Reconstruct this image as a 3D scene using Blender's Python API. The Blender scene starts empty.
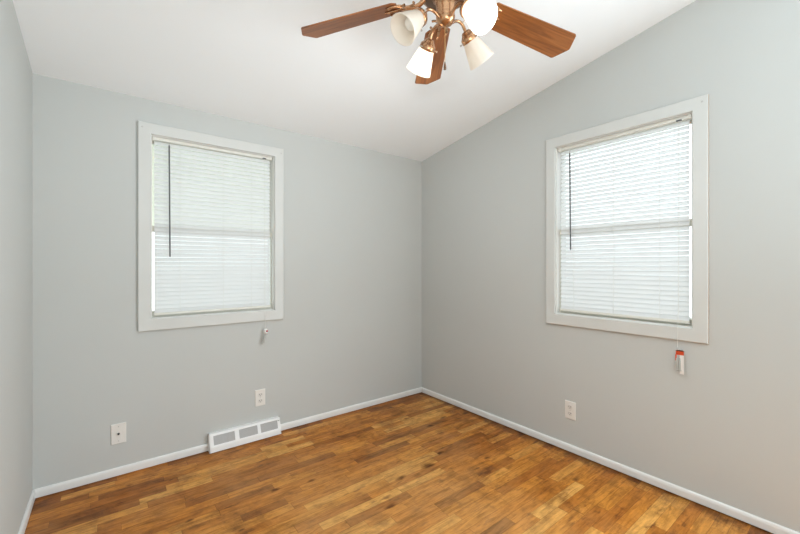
import bpy, math, random
from mathutils import Vector, Matrix

scene = bpy.context.scene
COL = scene.collection
rnd = random.Random(7)

# ------------------------------------------------------------------ camera
CAM = (-2.395, -2.729, 1.22)
YAW = math.radians(37.958)
cd = bpy.data.cameras.new('camera')
cd.sensor_width = 36.0
cd.lens = 374.4 / 800 * 36.0
cd.shift_y = -0.0012
cd.clip_start = 0.02
cam = bpy.data.objects.new('camera', cd)
cam.location = CAM
cam.rotation_euler = (math.pi / 2, 0, -YAW)
COL.objects.link(cam)
scene.camera = cam

# ------------------------------------------------------------------ world, lights, exposure
scene.view_settings.view_transform = 'Standard'
scene.view_settings.look = 'None'
scene.view_settings.gamma = 1.0
scene.view_settings.use_curve_mapping = False
scene.view_settings.exposure = -0.14
scene.cycles.max_bounces = 16
scene.cycles.diffuse_bounces = 8
scene.cycles.transmission_bounces = 10
scene.cycles.transparent_max_bounces = 24
scene.cycles.sample_clamp_indirect = 6.0

SKY = 3.0
w = bpy.data.worlds.new('overcast_sky')
scene.world = w
w.use_nodes = True
bg = w.node_tree.nodes['Background']
bg.inputs['Color'].default_value = (0.90, 0.96, 1.0, 1)
bg.inputs['Strength'].default_value = SKY

def area(name, loc, rot, sx, sy, power, color):
    l = bpy.data.lights.new(name, 'AREA')
    l.shape = 'RECTANGLE'; l.size = sx; l.size_y = sy
    l.energy = power; l.color = color
    o = bpy.data.objects.new(name, l)
    o.location = loc; o.rotation_euler = rot
    COL.objects.link(o)
    return o

# added fill lamp in an invented doorway of the right wall, behind the camera
area('doorway_fill', (0.02, -3.25, 1.03), (math.pi / 2, 0, math.pi / 2), 0.84, 1.98, 64, (0.82, 0.925, 1.0))
# added fill lamp behind the camera, aimed up to brighten ceiling and walls
area('ceiling_fill', (-1.95, -3.25, 1.05), (math.pi, 0, 0), 1.2, 0.9, 33, (0.85, 0.94, 1.0))

LAMP_W = 17.5
LAMP_COL = (0.95, 0.97, 0.985)

# ------------------------------------------------------------------ helpers
class MB:
    """collects shapes and links them as one mesh object"""
    def __init__(self):
        self.v = []; self.f = []; self.s = []; self.m = []
    def add(self, vs, fs, smooth=False, mi=0):
        b = len(self.v)
        self.v += [tuple(p) for p in vs]
        self.f += [tuple(i + b for i in f) for f in fs]
        self.s += [smooth] * len(fs); self.m += [mi] * len(fs)
        return self
    def box(self, lo, hi, mi=0, M=None):
        x0, y0, z0 = lo; x1, y1, z1 = hi
        vs = [(x0,y0,z0),(x1,y0,z0),(x1,y1,z0),(x0,y1,z0),(x0,y0,z1),(x1,y0,z1),(x1,y1,z1),(x0,y1,z1)]
        if M is not None: vs = [M @ Vector(p) for p in vs]
        return self.add(vs, [(0,3,2,1),(4,5,6,7),(0,1,5,4),(1,2,6,5),(2,3,7,6),(3,0,4,7)], mi=mi)
    def bevbox(self, lo, hi, b, axis=1, sign=-1, mi=0, M=None):
        """box whose face on the given axis/sign side is chamfered by b"""
        ax = axis; o = [i for i in range(3) if i != ax]
        a0 = lo[ax] if sign > 0 else hi[ax]; a1 = hi[ax] if sign > 0 else lo[ax]
        am = a1 - sign * b
        rings = [(a0, 0), (am, 0), (a1, b)]
        vs = []
        for a, ins in rings:
            for (u, v) in ((0,0),(1,0),(1,1),(0,1)):
                p = [0,0,0]; p[ax] = a
                p[o[0]] = (lo[o[0]] + ins) if u == 0 else (hi[o[0]] - ins)
                p[o[1]] = (lo[o[1]] + ins) if v == 0 else (hi[o[1]] - ins)
                vs.append(p)
        fs = [(3,2,1,0), (8,9,10,11)]
        for r in (0, 4):
            for i in range(4):
                j = (i + 1) % 4
                fs.append((r+i, r+j, r+4+j, r+4+i))
        if M is not None: vs = [M @ Vector(p) for p in vs]
        return self.add(vs, fs, mi=mi)
    def prism(self, poly, vec, mi=0, smooth=False):
        n = len(poly); vec = Vector(vec)
        vs = [Vector(p) for p in poly] + [Vector(p) + vec for p in poly]
        fs = [tuple(reversed(range(n))), tuple(range(n, 2*n))]
        for i in range(n):
            j = (i + 1) % n
            fs.append((i, j, n + j, n + i))
        return self.add(vs, fs, smooth, mi)
    def tube(self, pts, r, n=10, mi=0, cap=True):
        pts = [Vector(p) for p in pts]; k = len(pts)
        rr = r if isinstance(r, (list, tuple)) else [r] * k
        vs = []; up = None
        for i, p in enumerate(pts):
            d = (pts[min(i+1, k-1)] - pts[max(i-1, 0)]).normalized()
            if up is None:
                up = d.orthogonal().normalized()
            up = (up - d * up.dot(d)).normalized()
            sd = d.cross(up)
            for j in range(n):
                a = 2 * math.pi * j / n
                vs.append(p + (up * math.cos(a) + sd * math.sin(a)) * rr[i])
        fs = []
        for i in range(k - 1):
            for j in range(n):
                q = (j + 1) % n
                fs.append((i*n+j, i*n+q, (i+1)*n+q, (i+1)*n+j))
        self.add(vs, fs, True, mi)
        if cap:
            self.add(vs[:n], [tuple(reversed(range(n)))], False, mi)
            self.add(vs[-n:], [tuple(range(n))], False, mi)
        return self
    def lathe(self, prof, n=32, M=None, mi=0, smooth=True):
        """profile of (radius, height) turned about z; M places it"""
        vs = []
        for r, z in prof:
            for j in range(n):
                a = 2 * math.pi * j / n
                p = Vector((r * math.cos(a), r * math.sin(a), z))
                vs.append(M @ p if M is not None else p)
        fs = []
        for i in range(len(prof) - 1):
            for j in range(n):
                q = (j + 1) % n
                fs.append((i*n+j, i*n+q, (i+1)*n+q, (i+1)*n+j))
        return self.add(vs, fs, smooth, mi)
    def build(self, name, mats, parent=None, recalc=True):
        me = bpy.data.meshes.new(name)
        me.from_pydata(self.v, [], self.f)
        for m in (mats if isinstance(mats, (list, tuple)) else [mats]):
            me.materials.append(m)
        for p, s, mi in zip(me.polygons, self.s, self.m):
            p.use_smooth = s; p.material_index = mi
        if recalc:
            import bmesh
            b = bmesh.new(); b.from_mesh(me)
            bmesh.ops.recalc_face_normals(b, faces=b.faces)
            b.to_mesh(me); b.free()
        me.update()
        o = bpy.data.objects.new(name, me)
        COL.objects.link(o)
        if parent: o.parent = parent
        return o

def empty(name, loc, rot=(0,0,0)):
    o = bpy.data.objects.new(name, None)
    o.empty_display_size = 0.1
    o.location = loc; o.rotation_euler = rot
    COL.objects.link(o)
    return o

def tag(o, label=None, cat=None, group=None, kind=None):
    if label: o['label'] = label
    if cat: o['category'] = cat
    if group: o['group'] = group
    if kind: o['kind'] = kind
    return o

def frame_to(d, origin):
    """matrix whose z axis runs along d from origin"""
    d = Vector(d).normalized()
    q = Vector((0,0,1)).rotation_difference(d)
    return Matrix.Translation(Vector(origin)) @ q.to_matrix().to_4x4()

# ------------------------------------------------------------------ materials
class NT:
    def __init__(self, name):
        self.mat = bpy.data.materials.new(name)
        self.mat.use_nodes = True
        self.t = self.mat.node_tree
        self.t.nodes.clear()
        self.out = self.t.nodes.new('ShaderNodeOutputMaterial')
    def n(self, typ, **kw):
        nd = self.t.nodes.new(typ)
        for k, v in kw.items():
            if k.startswith('i_'):
                key = k[2:]
                key = int(key) if key.isdigit() else key.replace('_', ' ')
                self.put(nd.inputs[key], v)
            else:
                setattr(nd, k, v)
        return nd
    def put(self, sock, v):
        if hasattr(v, 'is_output') or hasattr(v, 'links'):
            self.t.links.new(v, sock)
        else:
            sock.default_value = v
    def math(self, op, a, b=0.0, c=0.0):
        nd = self.n('ShaderNodeMath', operation=op)
        for i, v in enumerate((a, b, c)): self.put(nd.inputs[i], v)
        return nd.outputs[0]
    def mix(self, fac, a, b, blend='MIX'):
        nd = self.n('ShaderNodeMix', data_type='RGBA', blend_type=blend)
        self.put(nd.inputs[0], fac); self.put(nd.inputs[6], a); self.put(nd.inputs[7], b)
        return nd.outputs[2]
    def ramp(self, fac, stops, interp='LINEAR'):
        nd = self.n('ShaderNodeValToRGB')
        cr = nd.color_ramp; cr.interpolation = interp
        while len(cr.elements) < len(stops): cr.elements.new(0.5)
        for e, (p, c) in zip(cr.elements, stops):
            e.position = p; e.color = c if len(c) == 4 else (*c, 1)
        self.put(nd.inputs[0], fac)
        return nd.outputs[0]
    def done(self, shader):
        self.t.links.new(shader, self.out.inputs['Surface'])
        return self.mat

def principled(name, col, rough=0.5, metal=0.0, bump=None, vary=0.03, scale=30.0, spec=0.5):
    """plain paint, plastic or metal with a slight procedural unevenness"""
    t = NT(name)
    tc = t.n('ShaderNodeTexCoord')
    nz = t.n('ShaderNodeTexNoise', i_Scale=scale, i_Detail=3.0, i_Vector=tc.outputs['Object'])
    c = t.ramp(nz.outputs['Fac'], [(0.3, tuple(x * (1 - vary) for x in col)), (0.7, tuple(min(1, x * (1 + vary)) for x in col))])
    b = t.n('ShaderNodeBsdfPrincipled', i_Base_Color=c, i_Roughness=rough, i_Metallic=metal)
    b.inputs['Specular IOR Level'].default_value = spec
    if bump:
        bn = t.n('ShaderNodeTexNoise', i_Scale=bump[0], i_Detail=2.0, i_Vector=tc.outputs['Object'])
        bp = t.n('ShaderNodeBump', i_Strength=bump[1], i_Distance=0.001, i_Height=bn.outputs['Fac'])
        t.t.links.new(bp.outputs[0], b.inputs['Normal'])
    return t.done(b.outputs[0])

WALL = principled('grey_wall_paint', (0.556, 0.571, 0.556), 0.75, bump=(260, 0.12), vary=0.012, scale=1.6, spec=0.25)
CEIL = principled('white_ceiling_paint', (0.90, 0.93, 0.95), 0.85, bump=(220, 0.15), vary=0.008, scale=1.5, spec=0.2)
TRIM = principled('white_trim_paint', (0.78, 0.775, 0.75), 0.4, bump=(60, 0.08), vary=0.02, scale=6)
CASING = principled('casing_paint', (0.64, 0.65, 0.63), 0.42, bump=(60, 0.08), vary=0.02, scale=6)
RAWWOOD = principled('raw_wood_edge', (0.52, 0.40, 0.32), 0.7, vary=0.1, scale=40)
BASE = principled('baseboard_paint', (0.79, 0.79, 0.775), 0.38, vary=0.02, scale=8)
VINYL = principled('window_sash_vinyl', (0.66, 0.65, 0.58), 0.45, vary=0.02)
PLATE = principled('cover_plate_plastic', (0.80, 0.78, 0.74), 0.35, vary=0.01)
RECEPT = principled('receptacle_plastic', (0.74, 0.72, 0.68), 0.35, vary=0.01)
DARK = principled('dark_slot', (0.03, 0.028, 0.026), 0.6)
STEEL = principled('screw_steel', (0.55, 0.54, 0.52), 0.35, 0.9)
REGISTER = principled('register_enamel', (0.84, 0.84, 0.83), 0.35, vary=0.01)
EXTERIOR = principled('soffit_paint', (0.84, 0.83, 0.74), 0.7)
RAIL = principled('blind_rail_enamel', (0.76, 0.75, 0.69), 0.4, vary=0.01)
CORD = principled('blind_cord', (0.78, 0.78, 0.74), 0.8)
WAND = principled('tilt_wand_acrylic', (0.10, 0.10, 0.105), 0.25)
TASSEL = principled('tassel_plastic', (0.42, 0.42, 0.39), 0.35)
TAGWHITE = principled('tag_card', (0.82, 0.79, 0.76), 0.5)
TAGRED = principled('tag_red_print', (0.62, 0.07, 0.015), 0.5)
TAGDOT = principled('tag_crimson_print', (0.45, 0.015, 0.03), 0.5)
COPPER = principled('antique_copper', (0.50, 0.285, 0.155), 0.26, 0.9, vary=0.12, scale=25)
BRONZE = principled('dark_bronze', (0.16, 0.095, 0.06), 0.35, 0.8, vary=0.15, scale=20)
BRASS = principled('pull_chain_brass', (0.70, 0.47, 0.22), 0.3, 0.9)

def slat_material():
    t = NT('translucent_white_slats')
    d = t.n('ShaderNodeBsdfDiffuse', i_Color=(0.86, 0.865, 0.865, 1))
    tr = t.n('ShaderNodeBsdfTranslucent', i_Color=(0.86, 0.875, 0.885, 1))
    m = t.n('ShaderNodeMixShader', i_0=0.36)
    t.t.links.new(d.outputs[0], m.inputs[1]); t.t.links.new(tr.outputs[0], m.inputs[2])
    return t.done(m.outputs[0])
SLAT = slat_material()

def glass_material():
    t = NT('window_glass')
    a = t.n('ShaderNodeBsdfTransparent', i_Color=(0.95, 0.97, 0.965, 1))
    g = t.n('ShaderNodeBsdfGlossy', i_Roughness=0.02)
    fr = t.n('ShaderNodeFresnel', i_IOR=1.45)
    m = t.n('ShaderNodeMixShader', i_0=fr.outputs[0])
    t.t.links.new(a.outputs[0], m.inputs[1]); t.t.links.new(g.outputs[0], m.inputs[2])
    return t.done(m.outputs[0])
GLASS = glass_material()

def screen_material():
    t = NT('insect_screen')
    a = t.n('ShaderNodeBsdfTransparent', i_Color=(1, 1, 1, 1))
    d = t.n('ShaderNodeBsdfDiffuse', i_Color=(0.22, 0.25, 0.28, 1))
    m = t.n('ShaderNodeMixShader', i_0=0.10)
    t.t.links.new(a.outputs[0], m.inputs[1]); t.t.links.new(d.outputs[0], m.inputs[2])
    return t.done(m.outputs[0])
SCREEN = screen_material()

def shade_material(name, col, tl):
    t = NT(name)
    tc = t.n('ShaderNodeTexCoord')
    nz = t.n('ShaderNodeTexNoise', i_Scale=25.0, i_Detail=2.0, i_Vector=tc.outputs['Object'])
    c = t.ramp(nz.outputs['Fac'], [(0.3, col), (0.7, tuple(min(1, x * 1.03) for x in col))])
    d = t.n('ShaderNodeBsdfPrincipled', i_Base_Color=c, i_Roughness=0.3)
    tr = t.n('ShaderNodeBsdfTranslucent', i_Color=c)
    m = t.n('ShaderNodeMixShader', i_0=tl)
    t.t.links.new(d.outputs[0], m.inputs[1]); t.t.links.new(tr.outputs[0], m.inputs[2])
    return t.done(m.outputs[0])
SHADE = shade_material('frosted_glass_shade', (0.91, 0.865, 0.80), 0.50)

def bulb_material(name, strength):
    t = NT(name)
    b = t.n('ShaderNodeBsdfPrincipled', i_Base_Color=(0.9, 0.88, 0.83, 1), i_Roughness=0.4)
    if strength:
        b.inputs['Emission Color'].default_value = (1.0, 0.93, 0.82, 1)
        b.inputs['Emission Strength'].default_value = strength
    return t.done(b.outputs[0])
BULB_ON = bulb_material('lit_bulb', 14.0)
BULB_OFF = bulb_material('unlit_bulb', 0.0)

PLANK_W = 0.0575
def floor_material():
    t = NT('oak_strip_floor')
    tc = t.n('ShaderNodeTexCoord')
    sp = t.n('ShaderNodeSeparateXYZ', i_0=tc.outputs['Object'])
    X, Y = sp.outputs[0], sp.outputs[1]
    row_f = t.math('DIVIDE', Y, PLANK_W)
    row = t.math('FLOOR', row_f)
    rfrac = t.math('FRACT', row_f)
    rn = t.n('ShaderNodeTexWhiteNoise', noise_dimensions='1D', i_W=row)
    rsep = t.n('ShaderNodeSeparateColor', i_0=rn.outputs['Color'])
    L = t.math('MULTIPLY_ADD', rsep.outputs[0], 0.28, 0.30)          # each row has its own strip length
    xs = t.math('ADD', t.math('DIVIDE', X, L), t.math('MULTIPLY', rsep.outputs[1], 17.0))
    # slide the joints about so strips in one row differ in length
    cellf = t.math('ADD', xs, t.math('MULTIPLY', t.math('SINE', t.math('MULTIPLY_ADD', xs, 2.1, t.math('MULTIPLY', row, 3.7))), 0.22))
    cell = t.math('FLOOR', cellf)
    cfrac = t.math('FRACT', cellf)
    idv = t.n('ShaderNodeCombineXYZ', i_0=cell, i_1=row, i_2=0.0)
    pn = t.n('ShaderNodeTexWhiteNoise', noise_dimensions='3D', i_Vector=idv.outputs[0])
    ps = t.n('ShaderNodeSeparateColor', i_0=pn.outputs['Color'])
    base = t.ramp(ps.outputs[0], [(0.0, (0.27, 0.088, 0.012)), (0.16, (0.40, 0.135, 0.016)), (0.50, (0.52, 0.190, 0.022)),
                                  (0.80, (0.59, 0.245, 0.035)), (1.0, (0.70, 0.36, 0.085))])
    # grain, stretched along each strip and shifted from strip to strip
    gx = t.math('MULTIPLY_ADD', ps.outputs[1], 40.0, t.math('MULTIPLY', X, 6.0))
    gy = t.math('MULTIPLY_ADD', ps.outputs[2], 30.0, t.math('MULTIPLY', Y, 60.0))
    gv = t.n('ShaderNodeCombineXYZ', i_0=gx, i_1=gy, i_2=0.0)
    g1 = t.n('ShaderNodeTexNoise', i_Scale=1.0, i_Detail=5.0, i_Roughness=0.62, i_Distortion=0.9, i_Vector=gv.outputs[0])
    gr = t.ramp(g1.outputs['Fac'], [(0.30, (0.62, 0.56, 0.50)), (0.50, (0.97, 0.97, 0.97)), (0.70, (1.18, 1.19, 1.21))])
    col = t.mix(1.0, base, gr, 'MULTIPLY')
    # open-pore streaks
    fv = t.n('ShaderNodeCombineXYZ', i_0=t.math('MULTIPLY', gx, 4.0), i_1=t.math('MULTIPLY', gy, 7.0), i_2=0.0)
    g2 = t.n('ShaderNodeTexNoise', i_Scale=1.0, i_Detail=3.0, i_Vector=fv.outputs[0])
    pr = t.ramp(g2.outputs['Fac'], [(0.34, (0.72, 0.68, 0.62)), (0.50, (1, 1, 1))])
    col = t.mix(0.5, col, pr, 'MULTIPLY')
    # old water and wear stains of their own shape
    st = t.n('ShaderNodeTexNoise', i_Scale=2.6, i_Detail=6.0, i_Roughness=0.7, i_Distortion=0.6, i_Vector=tc.outputs['Object'])
    sv = t.ramp(st.outputs['Fac'], [(0.34, (0.46, 0.39, 0.33)), (0.48, (1, 1, 1))])
    col = t.mix(0.85, col, sv, 'MULTIPLY')
    kn = t.n('ShaderNodeCombineXYZ', i_0=t.math('MULTIPLY', X, 7.0), i_1=t.math('MULTIPLY', Y, 22.0), i_2=3.0)
    k = t.n('ShaderNodeTexNoise', i_Scale=1.0, i_Detail=4.0, i_Roughness=0.6, i_Vector=kn.outputs[0])
    kr = t.ramp(k.outputs['Fac'], [(0.60, (1, 1, 1)), (0.70, (0.36, 0.28, 0.22))])
    col = t.mix(0.9, col, kr, 'MULTIPLY')
    # blotchy old varnish
    bl_ = t.n('ShaderNodeTexNoise', i_Scale=13.0, i_Detail=5.0, i_Roughness=0.7, i_Vector=tc.outputs['Object'])
    bc = t.ramp(bl_.outputs['Fac'], [(0.32, (0.66, 0.60, 0.52)), (0.5, (1, 1, 1)), (0.68, (1.08, 1.08, 1.09))])
    col = t.mix(0.9, col, bc, 'MULTIPLY')
    # greyed worn finish in the middle of the room
    wr = t.n('ShaderNodeTexNoise', i_Scale=1.3, i_Detail=4.0, i_Roughness=0.6, i_Vector=tc.outputs['Object'])
    # the walked-on middle has lost more of its orange finish than the strips along the walls
    dw = t.math('MINIMUM', t.math('MULTIPLY', Y, -1.0), t.math('MULTIPLY', X, -1.0))
    wn = t.math('ADD', t.math('MULTIPLY', dw, 0.22), wr.outputs['Fac'])
    wf = t.ramp(wn, [(0.50, (0, 0, 0)), (0.95, (0.55, 0.55, 0.55))])
    col = t.mix(wf, col, t.mix(0.7, (0.52, 0.315, 0.135, 1), gr, 'MULTIPLY'))
    # grey mineral streaks inside single strips
    mv = t.n('ShaderNodeCombineXYZ', i_0=t.math('MULTIPLY', gx, 0.7), i_1=t.math('MULTIPLY', gy, 0.30), i_2=5.0)
    mn = t.n('ShaderNodeTexNoise', i_Scale=1.0, i_Detail=5.0, i_Roughness=0.65, i_Vector=mv.outputs[0])
    mf = t.ramp(mn.outputs['Fac'], [(0.52, (0, 0, 0)), (0.66, (0.75, 0.75, 0.75))])
    col = t.mix(mf, col, t.mix(1.0, col, (0.56, 0.55, 0.58, 1), 'MULTIPLY'))
    # knots and nail stains
    vm = t.n('ShaderNodeCombineXYZ', i_0=t.math('MULTIPLY', X, 5.0), i_1=t.math('MULTIPLY', Y, 11.0), i_2=0.0)
    dn = t.n('ShaderNodeTexNoise', i_Scale=9.0, i_Detail=3.0, i_Vector=tc.outputs['Object'])
    vm2 = t.n('ShaderNodeVectorMath', operation='MULTIPLY_ADD')
    t.put(vm2.inputs[0], dn.outputs['Color']); vm2.inputs[1].default_value = (0.5, 0.5, 0); t.put(vm2.inputs[2], vm.outputs[0])
    vo = t.n('ShaderNodeTexVoronoi', i_Scale=1.0, i_Vector=vm2.outputs[0])
    vsz = t.n('ShaderNodeSeparateColor', i_0=vo.outputs['Color'])
    kd = t.math('DIVIDE', vo.outputs['Distance'], t.math('MULTIPLY_ADD', t.math('POWER', vsz.outputs[0], 4.0), 0.26, 0.035))
    kc = t.ramp(kd, [(0.35, (0.22, 0.15, 0.10)), (1.0, (1, 1, 1))])
    col = t.mix(0.85, col, kc, 'MULTIPLY')
    # black water marks in the finish along the right wall
    gd = t.math('MULTIPLY_ADD', X, 4.5, st.outputs['Fac'])
    gn = t.n('ShaderNodeTexNoise', i_Scale=7.0, i_Detail=6.0, i_Roughness=0.75, i_Vector=tc.outputs['Object'])
    gm = t.math('ADD', gd, t.math('MULTIPLY', gn.outputs['Fac'], 1.2))
    gc = t.ramp(gm, [(0.72, (1, 1, 1)), (1.02, (0.34, 0.27, 0.22))])
    col = t.mix(0.9, col, gc, 'MULTIPLY')
    # joints
    e1 = t.math('MINIMUM', rfrac, t.math('SUBTRACT', 1.0, rfrac))
    e1 = t.math('MULTIPLY', e1, PLANK_W)
    e2 = t.math('MULTIPLY', t.math('MINIMUM', cfrac, t.math('SUBTRACT', 1.0, cfrac)), 0.4)
    e = t.math('MINIMUM', e1, e2)
    jr = t.ramp(t.math('MULTIPLY', e, 500.0), [(0.12, (0.42, 0.36, 0.30)), (0.75, (1, 1, 1))])
    col = t.mix(0.8, col, jr, 'MULTIPLY')
    col = t.mix(1.0, col, (1.03, 1.02, 1.04, 1), 'MULTIPLY')
    rg = t.ramp(g1.outputs['Fac'], [(0.3, (0.48, 0.48, 0.48)), (0.7, (0.36, 0.36, 0.36))])
    b = t.n('ShaderNodeBsdfPrincipled', i_Base_Color=col, i_Roughness=rg)
    b.inputs['Specular IOR Level'].default_value = 0.22
    h = t.math('ADD', t.math('MINIMUM', t.math('MULTIPLY', e, 600.0), 1.0), t.math('MULTIPLY', g1.outputs['Fac'], 0.4))
    bp = t.n('ShaderNodeBump', i_Strength=0.25, i_Distance=0.0012, i_Height=h)
    t.t.links.new(bp.outputs[0], b.inputs['Normal'])
    return t.done(b.outputs[0])
FLOOR = floor_material()

def blade_material():
    t = NT('cherry_blade_veneer')
    tc = t.n('ShaderNodeTexCoord')
    mp = t.n('ShaderNodeMapping', i_Vector=tc.outputs['Object'], i_Scale=(3.0, 55.0, 10.0))
    g = t.n('ShaderNodeTexNoise', i_Scale=1.0, i_Detail=5.0, i_Roughness=0.6, i_Distortion=1.2, i_Vector=mp.outputs[0])
    c = t.ramp(g.outputs['Fac'], [(0.28, (0.11, 0.036, 0.009)), (0.5, (0.25, 0.083, 0.020)), (0.75, (0.35, 0.135, 0.037))])
    b = t.n('ShaderNodeBsdfPrincipled', i_Base_Color=c, i_Roughness=0.36)
    return t.done(b.outputs[0])
BLADE = blade_material()

# ------------------------------------------------------------------ room shell
WL, YR, ZC, SL, T = -2.706, -3.80, 2.230, 0.169, 0.12
WLO = WL - T; YRO = YR - T
zc = lambda y: ZC - SL * y

tag(MB().box((WLO, YRO, -0.1), (T, T, 0.0)).build('floor', FLOOR),
    'orange brown oak strip floor with dark stains, strips run along the left window wall', 'floor', kind='structure')
tag(MB().prism([(WLO, YRO, zc(YRO)), (WLO, 0.0, ZC), (WLO, 0.0, ZC + T), (WLO, YRO, zc(YRO) + T)], (T - WLO, 0, 0)).build('ceiling', CEIL),
    'white sloping ceiling that rises towards the viewer', 'ceiling', kind='structure')
tag(MB().prism([(WLO, 0.0, ZC + 0.001), (WLO, 2.95, ZC - SL * 2.95), (WLO, 2.95, ZC - SL * 2.95 + T), (WLO, 0.0, ZC + T)], (T - WLO, 0, 0)).build('added_porch_roof_1', EXTERIOR),
    'added porch roof outside the left window, dims its upper half', 'porch roof', kind='structure')  # roof added to block sky and warm the upper left window

GROUND = principled('pale_yard', (0.55, 0.56, 0.50), 0.9, vary=0.2, scale=3)
tag(MB().box((-14, -14, -0.75), (14, 14, -0.60)).build('ground', GROUND), 'pale yard outside the house', 'ground', kind='structure')

# window openings (same size in both walls)
WA0, WA1 = -2.188, -1.437       # along x in the back wall
WB0, WB1 = -2.130, -1.380       # along y in the right wall
Z0, Z1 = 0.900, 2.019

m = MB()
for x0, x1, z0, z1 in ((WLO, WA0, 0, ZC), (WA1, T, 0, ZC), (WA0, WA1, 0, Z0), (WA0, WA1, Z1, ZC)):
    m.box((x0, 0, z0), (x1, T, z1))
tag(m.build('wall_back', WALL), 'grey painted wall with the vent and the left window', 'wall', kind='structure')
m = MB()
DY0, DY1, DZ = -3.70, -2.80, 2.04
for poly in ([(YRO, 0), (DY0, 0), (DY0, zc(DY0)), (YRO, zc(YRO))], [(DY0, DZ), (DY1, DZ), (DY1, zc(DY1)), (DY0, zc(DY0))],
             [(DY1, 0), (WB0, 0), (WB0, zc(WB0)), (DY1, zc(DY1))], [(WB1, 0), (0, 0), (0, ZC), (WB1, zc(WB1))],
             [(WB0, 0), (WB1, 0), (WB1, Z0), (WB0, Z0)], [(WB0, Z1), (WB1, Z1), (WB1, zc(WB1)), (WB0, zc(WB0))]):
    m.prism([(0, y, z) for y, z in poly], (T, 0, 0))
tag(m.build('wall_right', WALL), 'grey painted wall with the right window under the sloping ceiling', 'wall', kind='structure')
tag(MB().prism([(WLO, YRO, 0), (WLO, 0, 0), (WLO, 0, ZC), (WLO, YRO, zc(YRO))], (T, 0, 0)).build('wall_left', WALL),
    'narrow strip of grey wall along the left edge', 'wall', kind='structure')
tag(MB().box((WL, YRO, 0), (0, YR, zc(YR))).build('wall_front', WALL), 'grey wall behind the viewer', 'wall', kind='structure')

# baseboards: small moulding with a rounded top
BH, BT = 0.049, 0.012
prof = [(0, 0), (BT - 0.010, 0), (BT - 0.010, 0.006), (BT, 0.006), (BT, BH * 0.72), (BT * 0.8, BH * 0.90), (BT * 0.4, BH), (0, BH)]
VX0, VX1 = -1.875, -1.405        # the register interrupts the back baseboard
m = MB()
for x0, x1 in ((WL, VX0), (VX1, 0)):
    m.prism([(x0, -d, z) for d, z in prof], (x1 - x0, 0, 0))
tag(m.build('baseboard_back', BASE), 'white baseboard on either side of the floor register', 'baseboard', kind='structure')
tag(MB().prism([(-d, DY1 + 0.07, z) for d, z in prof], (0, -DY1 - 0.07, 0)).build('baseboard_right', BASE),
    'white baseboard along the right wall', 'baseboard', kind='structure')
tag(MB().prism([(WL + d, YR, z) for d, z in prof], (0, -YR, 0)).build('baseboard_left', BASE),
    'white baseboard in the left corner', 'baseboard', kind='structure')

# ------------------------------------------------------------------ windows
# built in a local frame: u runs along the wall (0..W, left to right as seen from the room),
# d runs from the room out through the wall, z up.
W = 0.751
CW = 0.067
def build_window(name, M, label, edge_mat, n_screw):
    root = empty(name, M @ Vector((W / 2, 0, Z0)))
    inv = Matrix.Translation(-(M @ Vector((W / 2, 0, Z0))))
    K = inv @ M
    tag(root, label, 'window', kind='structure')
    # mitred flat casing with chamfered edges
    m = MB()
    th = 0.018; b = 0.004
    bz = 0.073
    def ring(o, i):
        return o
    outer = [(-CW, Z0 - bz), (W + CW, Z0 - bz), (W + CW, Z1 + CW), (-CW, Z1 + CW)]
    inner = [(0, Z0), (W, Z0), (W, Z1), (0, Z1)]
    def off(poly, k):     # shrink (k>0) or grow a rectangle
        (x0, z0), (x1, _), (_, z1), _ = poly
        return [(x0 + k, z0 + k), (x1 - k, z0 + k), (x1 - k, z1 - k), (x0 + k, z1 - k)]
    rings = [(outer, 0.0), (outer, -th + b), (off(outer, b), -th), (off(inner, -b), -th), (inner, -th + b), (inner, 0.0)]
    vs = []
    for poly, d in rings:
        vs += [K @ Vector((u, d, z)) for u, z in poly]
    fs = []
    for r in range(len(rings) - 1):
        for i in range(4):
            j = (i + 1) % 4
            fs.append((r*4+i, r*4+j, r*4+4+j, r*4+4+i))
    m.add(vs, fs)
    # only the outer edge may be bare wood
    for k in range(4):
        m.m[k] = 1
    cas = m.build('casing', [CASING, edge_mat], root)
    if edge_mat is not CASING:
        pass
    # jamb lining the hole
    m = MB(); t = 0.004
    m.box((0, 0, Z0), (t, T, Z1), M=K); m.box((W - t, 0, Z0), (W, T, Z1), M=K)
    m.box((t, 0, Z1 - t), (W - t, T, Z1), M=K); m.box((t, 0, Z0), (W - t, T, Z0 + t), M=K)
    m.build('jamb', TRIM, root)
    # sashes: lower sash nearer the room, upper sash behind it
    zm = 1.452
    def sash(nm, z0, z1, d0, d1, bot, top):
        f = MB(); s = 0.004
        f.box((t, d0, z0), (t + s, d1, z1), M=K); f.box((W - t - s, d0, z0), (W - t, d1, z1), M=K)
        f.box((t + s, d0, z0), (W - t - s, d1, z0 + bot), M=K); f.box((t + s, d0, z1 - top), (W - t - s, d1, z1), M=K)
        so = f.build(nm, VINYL, root)
        g = MB(); dm = (d0 + d1) / 2
        g.box((t + s, dm - 0.0015, z0 + bot), (W - t - s, dm + 0.0015, z1 - top), M=K)
        g.build('pane', GLASS, so)
        return so
    sash('lower_sash', Z0 + t, zm + 0.018, 0.036, 0.060, 0.036, 0.036)
    sash('upper_sash', zm - 0.018, Z1 - t, 0.062, 0.086, 0.036, 0.030)
    sc = MB(); sc.add([K @ Vector(p) for p in ((t, 0.114, Z0 + t), (W - t, 0.114, Z0 + t), (W - t, 0.114, zm), (t, 0.114, zm))], [(0, 1, 2, 3)])
    sc.build('insect_screen', SCREEN, root)
    for u, z in n_screw:
        s = MB(); s.lathe([(0.0001, 0.0015), (0.004, 0.0012), (0.0048, 0.0)], 12, K @ frame_to((0, -1, 0), (u, -th, z)))
        s.build('screw', STEEL, root)
    return root

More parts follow.
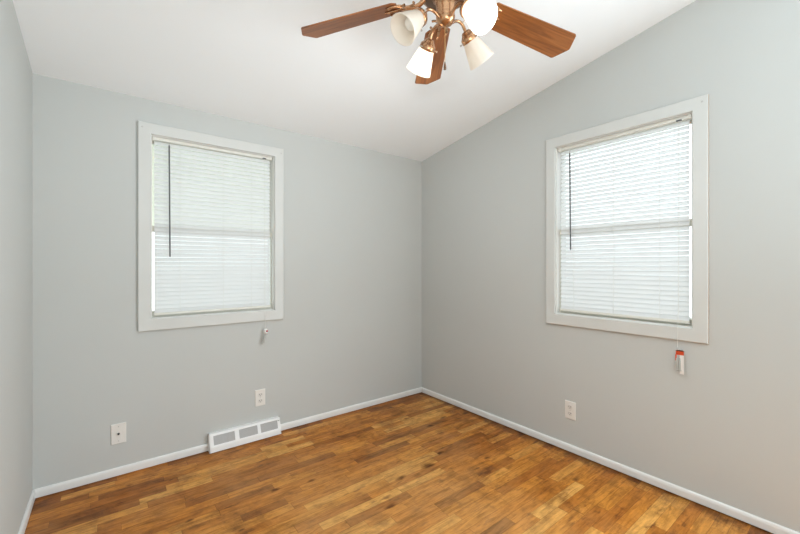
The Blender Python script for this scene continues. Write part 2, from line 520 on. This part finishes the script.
# back wall: u = +x ; right wall: seen from the room u = -y (left edge is nearer the corner)
MA = Matrix(((1, 0, 0, WA0), (0, 1, 0, 0), (0, 0, 1, 0), (0, 0, 0, 1)))
MBm = Matrix(((0, 1, 0, 0), (-1, 0, 0, WB1), (0, 0, 1, 0), (0, 0, 0, 1)))
build_window('window_1', MA, 'left window in a flat white casing above the floor register', CASING, [(-0.045, Z1 + 0.035), (W + 0.048, Z1 + 0.030)])
build_window('window_2', MBm, 'right window in a flat white casing with a bare wooden outer edge', RAWWOOD, [(W + 0.043, Z1 + 0.036)])

# ------------------------------------------------------------------ blinds
PITCH = 0.0262
SW = 0.0300
TILT = math.radians(60)
def build_blind(M, label, wand, cord_u, ladders, tassel, gap_r, gaps):
    org = M @ Vector((W / 2, 0.020, Z1 - 0.005))
    root = empty('window_blind', org)
    K = Matrix.Translation(-org) @ M
    tag(root, label, 'blind', group='horizontal blinds in the windows')
    u0, u1 = gaps[0], W - gaps[1]
    DC = 0.020
    # headrail: an open U channel
    h = MB(); z1 = Z1 - 0.006; z0 = z1 - 0.018
    h.box((u0 - 0.002, DC - 0.0125, z0), (u1 + 0.002, DC - 0.0113, z1), M=K)
    h.box((u0 - 0.002, DC + 0.0113, z0), (u1 + 0.002, DC + 0.0125, z1), M=K)
    h.box((u0 - 0.002, DC - 0.0113, z0), (u1 + 0.002, DC + 0.0113, z0 + 0.0012), M=K)
    h.box((u0 - 0.002, DC - 0.0145, z1 - 0.003), (u1 + 0.002, DC - 0.0113, z1), M=K)
    h.box((u0 - 0.002, DC - 0.0145, z0), (u1 + 0.002, DC - 0.0125, z0 + 0.003), M=K)
    h.build('headrail', RAIL, root)
    for u in (u0 - 0.012, u1 - 0.006):
        b = MB(); b.bevbox((u, DC - 0.018, z0 - 0.003), (u + 0.018, DC + 0.012, z1 + 0.0015), 0.002, M=K)
        b.build('bracket', RAIL, root)
    # slats: thin curved strips, tipped nearly closed
    zt = z0 - 0.016; zb = Z0 + 0.012 + 0.030
    n = int((zt - zb) / PITCH)
    pitch = (zt - zb) / n
    s = MB()
    for i in range(n + 1):
        zc_ = zt - i * pitch
        tl = TILT + rnd.uniform(-0.03, 0.03)
        sag = rnd.uniform(-0.0006, 0.0006)
        rows = []
        for k in range(5):
            q = (k / 4 - 0.5) * SW
            cr = 0.0020 * (1 - (2 * k / 4 - 1) ** 2)
            # q>0 is the room-side edge, which hangs lower
            d = DC - q * math.cos(tl) - cr * math.sin(tl)
            z = zc_ - q * math.sin(tl) + cr * math.cos(tl)
            rows.append([K @ Vector((u0, d, z + sag)), K @ Vector((u1, d, z - sag))])
        vs = [p for r in rows for p in r]
        s.add(vs, [(2*k, 2*k+1, 2*k+3, 2*k+2) for k in range(4)], True)
    s.build('slats', SLAT, root, recalc=False)
    # bottom rail
    r = MB(); rz = Z0 + 0.012
    tip = 0.004
    Kr = K @ Matrix.Translation((W / 2, 0, rz + 0.012)) @ Matrix.Rotation(tip * gap_r, 4, 'Y') @ Matrix.Translation((-W / 2, 0, -rz - 0.012))
    r.bevbox((u0 - 0.002, DC - 0.012, rz + 0.005), (u1 + 0.002, DC + 0.012, rz + 0.021), 0.003, M=Kr)
    r.build('bottom_rail', RAIL, root)
    for u in ladders:
        b = MB(); b.lathe([(0.0001, -0.004), (0.005, -0.003), (0.006, 0.0), (0.006, 0.002)], 12, Kr @ Matrix.Translation((u, DC, rz + 0.005)))
        b.build('rail_button', RAIL, root)
        c = MB()
        for dd in (-0.0105, 0.0105):
            c.tube([K @ Vector((u, DC + dd, z0)), K @ Vector((u, DC + dd, rz + 0.02))], 0.0008, 5)
        c.build('ladder_cord', CORD, root)
    # tilt wand
    (wu0, wz0, wu1, wz1) = wand
    wm = MB()
    wm.tube([K @ Vector((wu0, DC - 0.024, wz0)), K @ Vector((wu1, DC - 0.027, wz1))], 0.0042, 6)
    wo = wm.build('tilt_wand', WAND, root)
    hk = MB(); hk.tube([K @ Vector((wu0, DC - 0.0145, wz0 + 0.014)), K @ Vector((wu0, DC - 0.025, wz0 + 0.012)), K @ Vector((wu0, DC - 0.024, wz0 - 0.004))], 0.002, 6)
    hk.build('wand_hook', STEEL, wo)
    # lift cord down over the casing to the tassel
    (tu, tz) = tassel
    dz = -0.024
    pts = [(cord_u, DC - 0.016, z0 + 0.008), (cord_u + 0.001, DC - 0.020, 1.5), (tu, -0.012, 1.0), (tu, -0.0200, Z0 - 0.005), (tu, dz, Z0 - 0.073), (tu, dz, tz)]
    c = MB(); c.tube([K @ Vector(p) for p in pts], 0.0011, 6)
    c.build('lift_cord', CORD, root)
    lk = MB(); lk.bevbox((cord_u - 0.012, DC - 0.020, z0 - 0.003), (cord_u + 0.012, DC - 0.0125, z0 + 0.004), 0.001, M=K)
    lk.build('cord_lock', WAND, root)
    return root, K

ra, KA = build_blind(MA, 'white horizontal blind in the left window above the floor register', (0.094, 1.972, 0.098, 1.278), 0.683, (0.155, 0.41, 0.595), (0.681, 0.772), -1, (0.018, 0.024))
rb, KB = build_blind(MBm, 'white horizontal blind in the right window beside the sloping ceiling edge', (0.096, 1.962, 0.103, 1.326), 0.690, (0.115, 0.36, 0.600), (0.692, 0.790), 1, (0.024, 0.018))

# pull tassels with the folded safety tag still on
def tassel_on(root, K, u, z, tilt):
    t = MB()
    Kx = K @ Matrix.Translation((u, -0.026, z)) @ Matrix.Rotation(tilt, 4, 'Y')
    t.lathe([(0.0001, 0.002), (0.0035, 0.0), (0.0048, -0.02), (0.0065, -0.062), (0.0072, -0.066), (0.0001, -0.067)], 14, Kx)
    return t.build('cord_tassel', TASSEL, root)
# left window: small white knob with a crimson mark and a tilted grey tassel below it
k = MB(); k.lathe([(0.0001, 0.021), (0.009, 0.019), (0.014, 0.010), (0.0155, -0.003), (0.012, -0.015), (0.0001, -0.019)], 18, KA @ Matrix.Translation((0.683, -0.027, 0.752)))
ko = k.build('cord_knob', TAGWHITE, ra)
d = MB(); d.lathe([(0.0001, 0.003), (0.006, 0.0018), (0.008, -0.004)], 14, KA @ frame_to((0.35, -1, 0.1), (0.688, -0.0415, 0.756)))
d.build('red_dot', TAGDOT, ko)
tassel_on(ra, KA, 0.680, 0.738, 0.16)
tassel_on(ra, KA, 0.674, 0.728, 0.22)
# right window: white card with a red heading beside two grey tassels
c = MB(); c.box((0.684, -0.0235, 0.752), (0.719, -0.0225, 0.778), mi=1, M=KB)
c.box((0.701, -0.0235, 0.652), (0.719, -0.0225, 0.752), mi=0, M=KB)
c.box((0.684, -0.0235, 0.772), (0.719, -0.0222, 0.780), mi=0, M=KB)
co = c.build('warning_tag', [TAGWHITE, TAGRED], rb)
c = MB(); c.box((0.683, -0.0285, 0.722), (0.689, -0.0275, 0.753), M=KB)
c.build('tag_fold', TAGRED, co)
tassel_on(rb, KB, 0.689, 0.735, -0.02)
tassel_on(rb, KB, 0.702, 0.735, 0.0)

# ------------------------------------------------------------------ cover plates
PW, PH = 0.072, 0.116
def plate_base(name, M, label, cat, group=None):
    org = M @ Vector((0, 0, 0))
    root = empty(name, org)
    K = Matrix.Translation(-org) @ M
    tag(root, label, cat, group)
    return root, K
def build_outlet(M, label):
    root, K = plate_base('wall_outlet', M, label, 'outlet', 'white duplex wall outlets')
    p = MB(); p.bevbox((-PW/2, -0.006, -PH/2), (PW/2, 0.0, PH/2), 0.003, M=K)
    p.build('cover_plate', PLATE, root)
    for s in (1, -1):
        q = MB(); zc_ = s * 0.0215
        n = 20; poly = []
        for i in range(n):
            a = 2 * math.pi * i / n
            poly.append(K @ Vector((0.017 * math.cos(a), -0.006, zc_ + max(-0.0135, min(0.0135, 0.017 * math.sin(a))))))
        q.prism(poly, K.to_3x3() @ Vector((0, -0.002, 0)))
        ro = q.build('receptacle', RECEPT, root)
        for u in (-0.0062, 0.0062):
            e = MB(); e.box((u - 0.0013, -0.0084, zc_ - 0.001), (u + 0.0013, -0.0079, zc_ + 0.008), M=K); e.build('slot', DARK, ro)
        e = MB(); e.lathe([(0.0001, 0.0004), (0.0026, 0.0004), (0.0026, 0)], 12, K @ frame_to((0, -1, 0), (0, -0.0079, zc_ - 0.007))); e.build('ground_hole', DARK, ro)
    s = MB(); s.lathe([(0.0001, 0.0012), (0.0024, 0.001), (0.003, 0)], 12, K @ frame_to((0, -1, 0), (0, -0.006, 0))); s.build('screw', STEEL, root)
    return root
def wallA(x, z): return Matrix.Translation((x, 0, z))
def wallB(y, z): return Matrix(((0, 1, 0, 0), (-1, 0, 0, y), (0, 0, 1, z), (0, 0, 0, 1)))
build_outlet(wallA(-1.5365, 0.279), 'white duplex outlet on the back wall just above the floor register')
build_outlet(wallB(-1.479, 0.274), 'white duplex outlet on the right wall below the right window')
root, K = plate_base('cable_plate', wallA(-2.346, 0.245), 'white cover plate with one dark cable socket left of the floor register', 'cover plate')
p = MB(); p.bevbox((-PW/2, -0.006, -PH/2), (PW/2, 0.0, PH/2), 0.003, M=K); p.build('cover_plate', PLATE, root)
j = MB(); j.lathe([(0.0062, 0.0), (0.0062, 0.003), (0.005, 0.003), (0.005, 0.009), (0.0001, 0.009)], 8, K @ frame_to((0, -1, 0), (0, -0.006, 0.0)), smooth=False)
j.build('cable_socket', DARK, root)
for s in (1, -1):
    q = MB(); q.lathe([(0.0001, 0.0012), (0.0024, 0.001), (0.003, 0)], 12, K @ frame_to((0, -1, 0), (0, -0.006, s * 0.0415))); q.build('screw', STEEL, root)

# ------------------------------------------------------------------ floor register (baseboard vent)
root = empty('floor_register', ((VX0 + VX1) / 2, 0, 0))
tag(root, 'white metal baseboard register with three grey grilles on the back wall', 'vent')
K = Matrix.Translation((-(VX0 + VX1) / 2, 0, 0))
YB, YT, ZB, ZM, ZT = -0.064, -0.030, 0.006, 0.038, 0.111
ym = -0.060
side = [(0, 0.004), (YB, ZB), (ym, ZM), (YT, ZT), (YT + 0.006, ZT + 0.004), (0, ZT + 0.004)]
th = 0.003
b = MB()
for x in (VX0, VX1 - th):       # end caps
    b.prism([K @ Vector((x, y, z)) for y, z in side], (th, 0, 0))
def quadslab(pts, nrm):
    b.prism([K @ Vector(p) for p in pts], nrm)
L = VX1 - VX0
cuts = [0.055, 0.335, 0.395, 0.655, 0.700, 0.955]
def on_face(fr, v):             # point on the sloping face: v = 0 at the crease, 1 at the top
    return (VX0 + fr * L, ym + (YT - ym) * v, ZM + (ZT - ZM) * v)
nrm = Vector((0, (ZT - ZM), -(YT - ym))).normalized() * th
v0, v1 = 0.14, 0.86
b.prism([K @ Vector(p) for p in (on_face(0, 0), on_face(1, 0), on_face(1, v0), on_face(0, v0))], nrm)
b.prism([K @ Vector(p) for p in (on_face(0, v1), on_face(1, v1), on_face(1, 1), on_face(0, 1))], nrm)
ed = [0.0] + cuts + [1.0]
for i in range(0, 8, 2):
    b.prism([K @ Vector(p) for p in (on_face(ed[i], v0), on_face(ed[i+1], v0), on_face(ed[i+1], v1), on_face(ed[i], v1))], nrm)
quadslab([(VX0, YB, ZB), (VX1, YB, ZB), (VX1, ym, ZM), (VX0, ym, ZM)], (0, th, 0))          # toe
quadslab([(VX0, YT, ZT), (VX1, YT, ZT), (VX1, YT + 0.006, ZT + 0.004), (VX0, YT + 0.006, ZT + 0.004)], (0, 0.001, -th))
quadslab([(VX0, YT + 0.006, ZT + 0.004), (VX1, YT + 0.006, ZT + 0.004), (VX1, 0, ZT + 0.004), (VX0, 0, ZT + 0.004)], (0, 0, -th))
quadslab([(VX0, -0.050, 0.0), (VX1, -0.050, 0.0), (VX1, -0.050, 0.03), (VX0, -0.050, 0.03)], (0, th, 0))
b.build('register_body', REGISTER, root)
GR = principled('register_grille_metal', (0.46, 0.45, 0.44), 0.5, vary=0.02)
for i in range(0, 6, 2):
    g = MB()
    inset = nrm * 1.6
    nl = 9
    for kx in range(nl):
        v = v0 + (v1 - v0) * (kx + 0.5) / nl
        hgt = (v1 - v0) / nl * 0.40
        pts = [Vector(on_face(cuts[i], v - hgt)), Vector(on_face(cuts[i+1], v - hgt)), Vector(on_face(cuts[i+1], v + hgt)), Vector(on_face(cuts[i], v + hgt))]
        g.prism([K @ (p_ + inset) for p_ in pts], nrm * 0.4 + Vector((0, 0.002, 0.003)))
    nv = 14
    for kx in range(1, nv):
        fr = cuts[i] + (cuts[i+1] - cuts[i]) * kx / nv
        g.prism([K @ (Vector(on_face(fr + dx, vv)) + inset * 0.8) for dx, vv in ((-0.003, v0), (0.003, v0), (0.003, v1), (-0.003, v1))], nrm * 0.4)
    g.build('grille', GR, root)
dk = MB()
dk.prism([K @ (Vector(p_) + nrm * 4) for p_ in (on_face(0.02, v0 - .1), on_face(0.98, v0 - .1), on_face(0.98, v1 + .08), on_face(0.02, v1 + .08))], nrm * 0.4)
dk.build('damper', principled('damper_grey', (0.26, 0.26, 0.26), 0.6), root)
lv = MB(); p0 = Vector(on_face(0.965, 0.80))
lv.tube([K @ p0, K @ (p0 + Vector((0.0, -0.010, 0.004))), K @ (p0 + Vector((0.006, -0.014, 0.006)))], 0.003, 8)
lv.build('damper_lever', STEEL, root)

# ------------------------------------------------------------------ ceiling fan
FC = Vector((-1.415, -1.745, 2.22))
fan = empty('ceiling_fan', FC)
tag(fan, 'copper ceiling fan with five brown wooden blades and four frosted glass light shades', 'ceiling fan')
ZCEIL = zc(FC.y) - FC.z
MB().lathe([(0.0001, 0.08), (0.066, 0.08), (0.070, 0.055), (0.060, 0.02), (0.030, -0.01), (0.014, -0.015), (0.0001, -0.015)], 40, Matrix.Translation((0, 0, ZCEIL - 0.072))).build('canopy', COPPER, fan)
MB().tube([(0, 0, ZCEIL - 0.085), (0, 0, 0.13)], 0.0125, 16).build('downrod', COPPER, fan)
mh = MB()
mh.lathe([(0.0001, 0.150), (0.022, 0.150), (0.030, 0.135), (0.065, 0.120), (0.098, 0.098), (0.108, 0.070), (0.108, 0.030), (0.102, 0.010), (0.085, -0.004), (0.078, -0.012), (0.0001, -0.014)], 48)
mo = mh.build('motor_housing', BRONZE, fan)
for i in range(3):
    r_, z_ = ((0.1085, 0.066), (0.1085, 0.034), (0.087, -0.002))[i]
    rg = MB(); rg.lathe([(r_ - 0.003, 0.004), (r_ + 0.003, 0.002), (r_ + 0.003, -0.002), (r_ - 0.003, -0.004)], 48, Matrix.Translation((0, 0, z_)))
    rg.build('motor_band', COPPER, mo)
sl = MB()
for i in range(30):
    a = 2 * math.pi * i / 30
    M_ = Matrix.Rotation(a, 4, 'Z')
    sl.box((0.1065, -0.003, 0.040), (0.1095, 0.003, 0.060), M=M_)
sl.build('motor_vent_fins', COPPER, mo)
# switch housing and bowl below the motor
MB().lathe([(0.0001, -0.010), (0.046, -0.012), (0.048, -0.020), (0.036, -0.027), (0.033, -0.060), (0.034, -0.068), (0.034, -0.078)], 36).build('switch_housing', COPPER, fan)
MB().lathe([(0.034, -0.076), (0.0355, -0.084), (0.033, -0.098), (0.024, -0.109), (0.010, -0.116), (0.0001, -0.117)], 36).build('light_kit_bowl', COPPER, fan)

LEAN = Matrix.Rotation(0.061, 4, 'X') @ Matrix.Rotation(-0.009, 4, 'Y')   # the blades hang a little out of level
DROOP, PIT = -0.127, -0.2466
T0 = math.radians(126.4)
for kb in range(5):
    th_ = T0 - math.radians(72) * kb
    ca, sa = math.cos(th_), math.sin(th_)
    R3 = Matrix(((ca, -sa, 0, 0), (sa, ca, 0, 0), (0, 0, 1, 0), (0, 0, 0, 1)))
    Mdr = LEAN @ R3 @ Matrix.Rotation(-math.atan(DROOP), 4, 'Y')      # local x runs out along the blade and dips
    Mpi = Mdr @ Matrix.Rotation(PIT, 4, 'X')
    # iron: arm from the motor with two scrolls and a three-lobed foot
    ir = MB()
    ir.tube([Vector((0.075, 0, 0.004)), Vector((0.100, 0, -0.010)), Vector((0.125, 0, -0.014)), Vector((0.155, 0, -0.006)), Vector((0.185, 0, -0.005))], [0.010, 0.009, 0.008, 0.008, 0.007], 10)
    for s in (1, -1):
        pts = []
        for q in range(15):
            a = -0.4 + q / 14 * 4.6
            rr = 0.026 - 0.014 * q / 14
            pts.append(Vector((0.142 - rr * math.cos(a) * 1.1, s * (0.026 - rr * math.sin(a) * 0.9 + 0.004), -0.010)))
        ir.tube(pts, 0.0045, 8)
        ir.tube([Vector((0.150, s * 0.006, -0.008)), Vector((0.172, s * 0.030, -0.007)), Vector((0.200, s * 0.040, -0.006)), Vector((0.222, s * 0.034, -0.006))], [0.006, 0.006, 0.006, 0.004], 8)
    ir.tube([Vector((0.180, 0, -0.006)), Vector((0.235, 0, -0.006))], [0.008, 0.004], 8)
    for v in ir.v: pass
    io = ir.build('blade_iron', COPPER, fan)
    io.matrix_local = Mpi
    for (sx, sy) in ((0.210, 0.036), (0.210, -0.036), (0.222, 0)):
        sc_ = MB(); sc_.lathe([(0.0001, -0.004), (0.004, -0.003), (0.0055, 0.001)], 12, Matrix.Translation((sx, sy, -0.0095)))
        so = sc_.build('screw', COPPER, io)
    # blade
    U0, U1, UA = 0.180, 0.563, 0.594
    w0, w1 = 0.054, 0.0685
    out = [(U0, -w0 * 0.72), (U0 + 0.016, -w0)]
    out += [(U1 - 0.004, -w1 + 0.0006), (U1 + 0.003, -w1 + 0.006), (UA - 0.002, -0.007), (UA, 0), (UA - 0.002, 0.007), (U1 + 0.003, w1 - 0.006), (U1 - 0.004, w1 - 0.0006)]
    out += [(U0 + 0.016, w0), (U0, w0 * 0.72)]
    bl = MB(); bl.prism([Vector((u, v, -0.0025)) for u, v in out], (0, 0, 0.0055))
    bo = bl.build('blade', BLADE, fan)
    bo.matrix_local = Mpi
    bv = bo.modifiers.new('edge', 'BEVEL'); bv.width = 0.0015; bv.segments = 2; bv.limit_method = 'ANGLE'

# light kit: four arms at right angles; two of the lamps are lit
A0 = math.radians(-8.1)
TI = math.radians(46.3)
for kl in range(4):
    az = A0 + kl * math.pi / 2 + math.radians((4, -1, 3, 4)[kl])
    up = (0.010, 0.0, 0.003, 0.010)[kl]
    e = Vector((math.cos(az), math.sin(az), 0)); zz = Vector((0, 0, 1))
    rz = lambda r, z: e * r + zz * (z + up * min(1.0, (r - 0.03) / 0.05))
    dr = e * math.sin(TI) - zz * math.cos(TI)
    top = rz(0.120, -0.132)
    base_ = top - dr * 0.030
    ar = MB()
    P = [rz(0.030, -0.094), rz(0.050, -0.084), rz(0.068, -0.083), rz(0.083, -0.090), rz(0.093, -0.101), base_ + dr * 0.004]
    # smooth the elbow
    Q = []
    for i in range(len(P) - 1):
        p0 = P[max(i-1, 0)]; p1 = P[i]; p2 = P[i+1]; p3 = P[min(i+2, len(P)-1)]
        for s in range(5):
            t_ = s / 5
            Q.append(0.5 * ((2*p1) + (p2-p0)*t_ + (2*p0-5*p1+4*p2-p3)*t_**2 + (3*p1-p0-3*p2+p3)*t_**3))
    Q.append(P[-1])
    ar.tube(Q, 0.0058, 12)
    ao = ar.build('light_arm', COPPER, fan)
    fm = MB(); Mf = frame_to(dr, base_)
    fm.lathe([(0.0001, 0.0), (0.012, 0.0), (0.017, 0.004), (0.019, 0.010), (0.022, 0.012), (0.026, 0.018), (0.0305, 0.022), (0.0315, 0.038), (0.0305, 0.039), (0.0295, 0.036)], 32, Mf)
    fo = fm.build('shade_fitter', COPPER, ao)
    for i in range(3):
        a = 2 * math.pi * i / 3 + 0.5
        ts = MB(); pd = (Mf.to_3x3() @ Vector((math.cos(a), math.sin(a), 0))); pc = Mf @ Vector((0, 0, 0.031)) + pd * 0.030
        ts.tube([pc, pc + pd * 0.008, pc + pd * 0.009, pc + pd * 0.013], [0.0016, 0.0016, 0.0035, 0.0035], 8)
        ts.build('thumb_screw', STEEL, ao)
    lit = kl in (1, 3)
    sh = MB(); Ms = frame_to(dr, top)
    pr_out = [(0.0265, -0.002), (0.0285, 0.006), (0.0330, 0.022), (0.0395, 0.046), (0.0455, 0.070), (0.0505, 0.088), (0.0525, 0.096)]
    pr = pr_out + [(0.0517, 0.0975)] + [(r - 0.0025, z) for r, z in reversed(pr_out)]
    sh.lathe(pr, 40, Ms)
    so = sh.build('light_shade', SHADE, fan)
    tag(so, label='glowing white frosted glass shade, lamp lit' if lit else 'cream frosted glass shade, lamp unlit')
    bm_ = MB(); bm_.lathe([(0.011, -0.004), (0.012, 0.012), (0.017, 0.024), (0.0215, 0.036), (0.0225, 0.046), (0.020, 0.057), (0.012, 0.065), (0.0001, 0.0675)], 24, Ms)
    bm_.build('bulb', BULB_ON if lit else BULB_OFF, so)
    if lit:
        ld = bpy.data.lights.new('lamp_light', 'POINT'); ld.energy = LAMP_W; ld.color = LAMP_COL; ld.shadow_soft_size = 0.02
        lo = bpy.data.objects.new('lamp_light', ld); COL.objects.link(lo); lo.parent = so
        lo.location = top + dr * 0.080
# pull chain
pc = MB()
x0, y0 = 0.000, 0.003
pc.tube([(x0, y0, -0.108), (x0 + 0.001, y0, -0.18), (x0, y0, -0.249)], 0.0011, 6)
for i in range(35):
    z = -0.112 - i * 0.0039
    pc.lathe([(0.0001, 0.0016), (0.0016, 0.0), (0.0001, -0.0016)], 6, Matrix.Translation((x0 + 0.0004, y0, z)))
po = pc.build('pull_chain', BRASS, fan)
fb = MB(); fb.lathe([(0.0001, 0.016), (0.002, 0.015), (0.0035, 0.006), (0.0055, -0.006), (0.005, -0.013), (0.0001, -0.015)], 16, Matrix.Translation((x0, y0, -0.262)))
fb.build('pull_chain_fob', BRONZE, po)
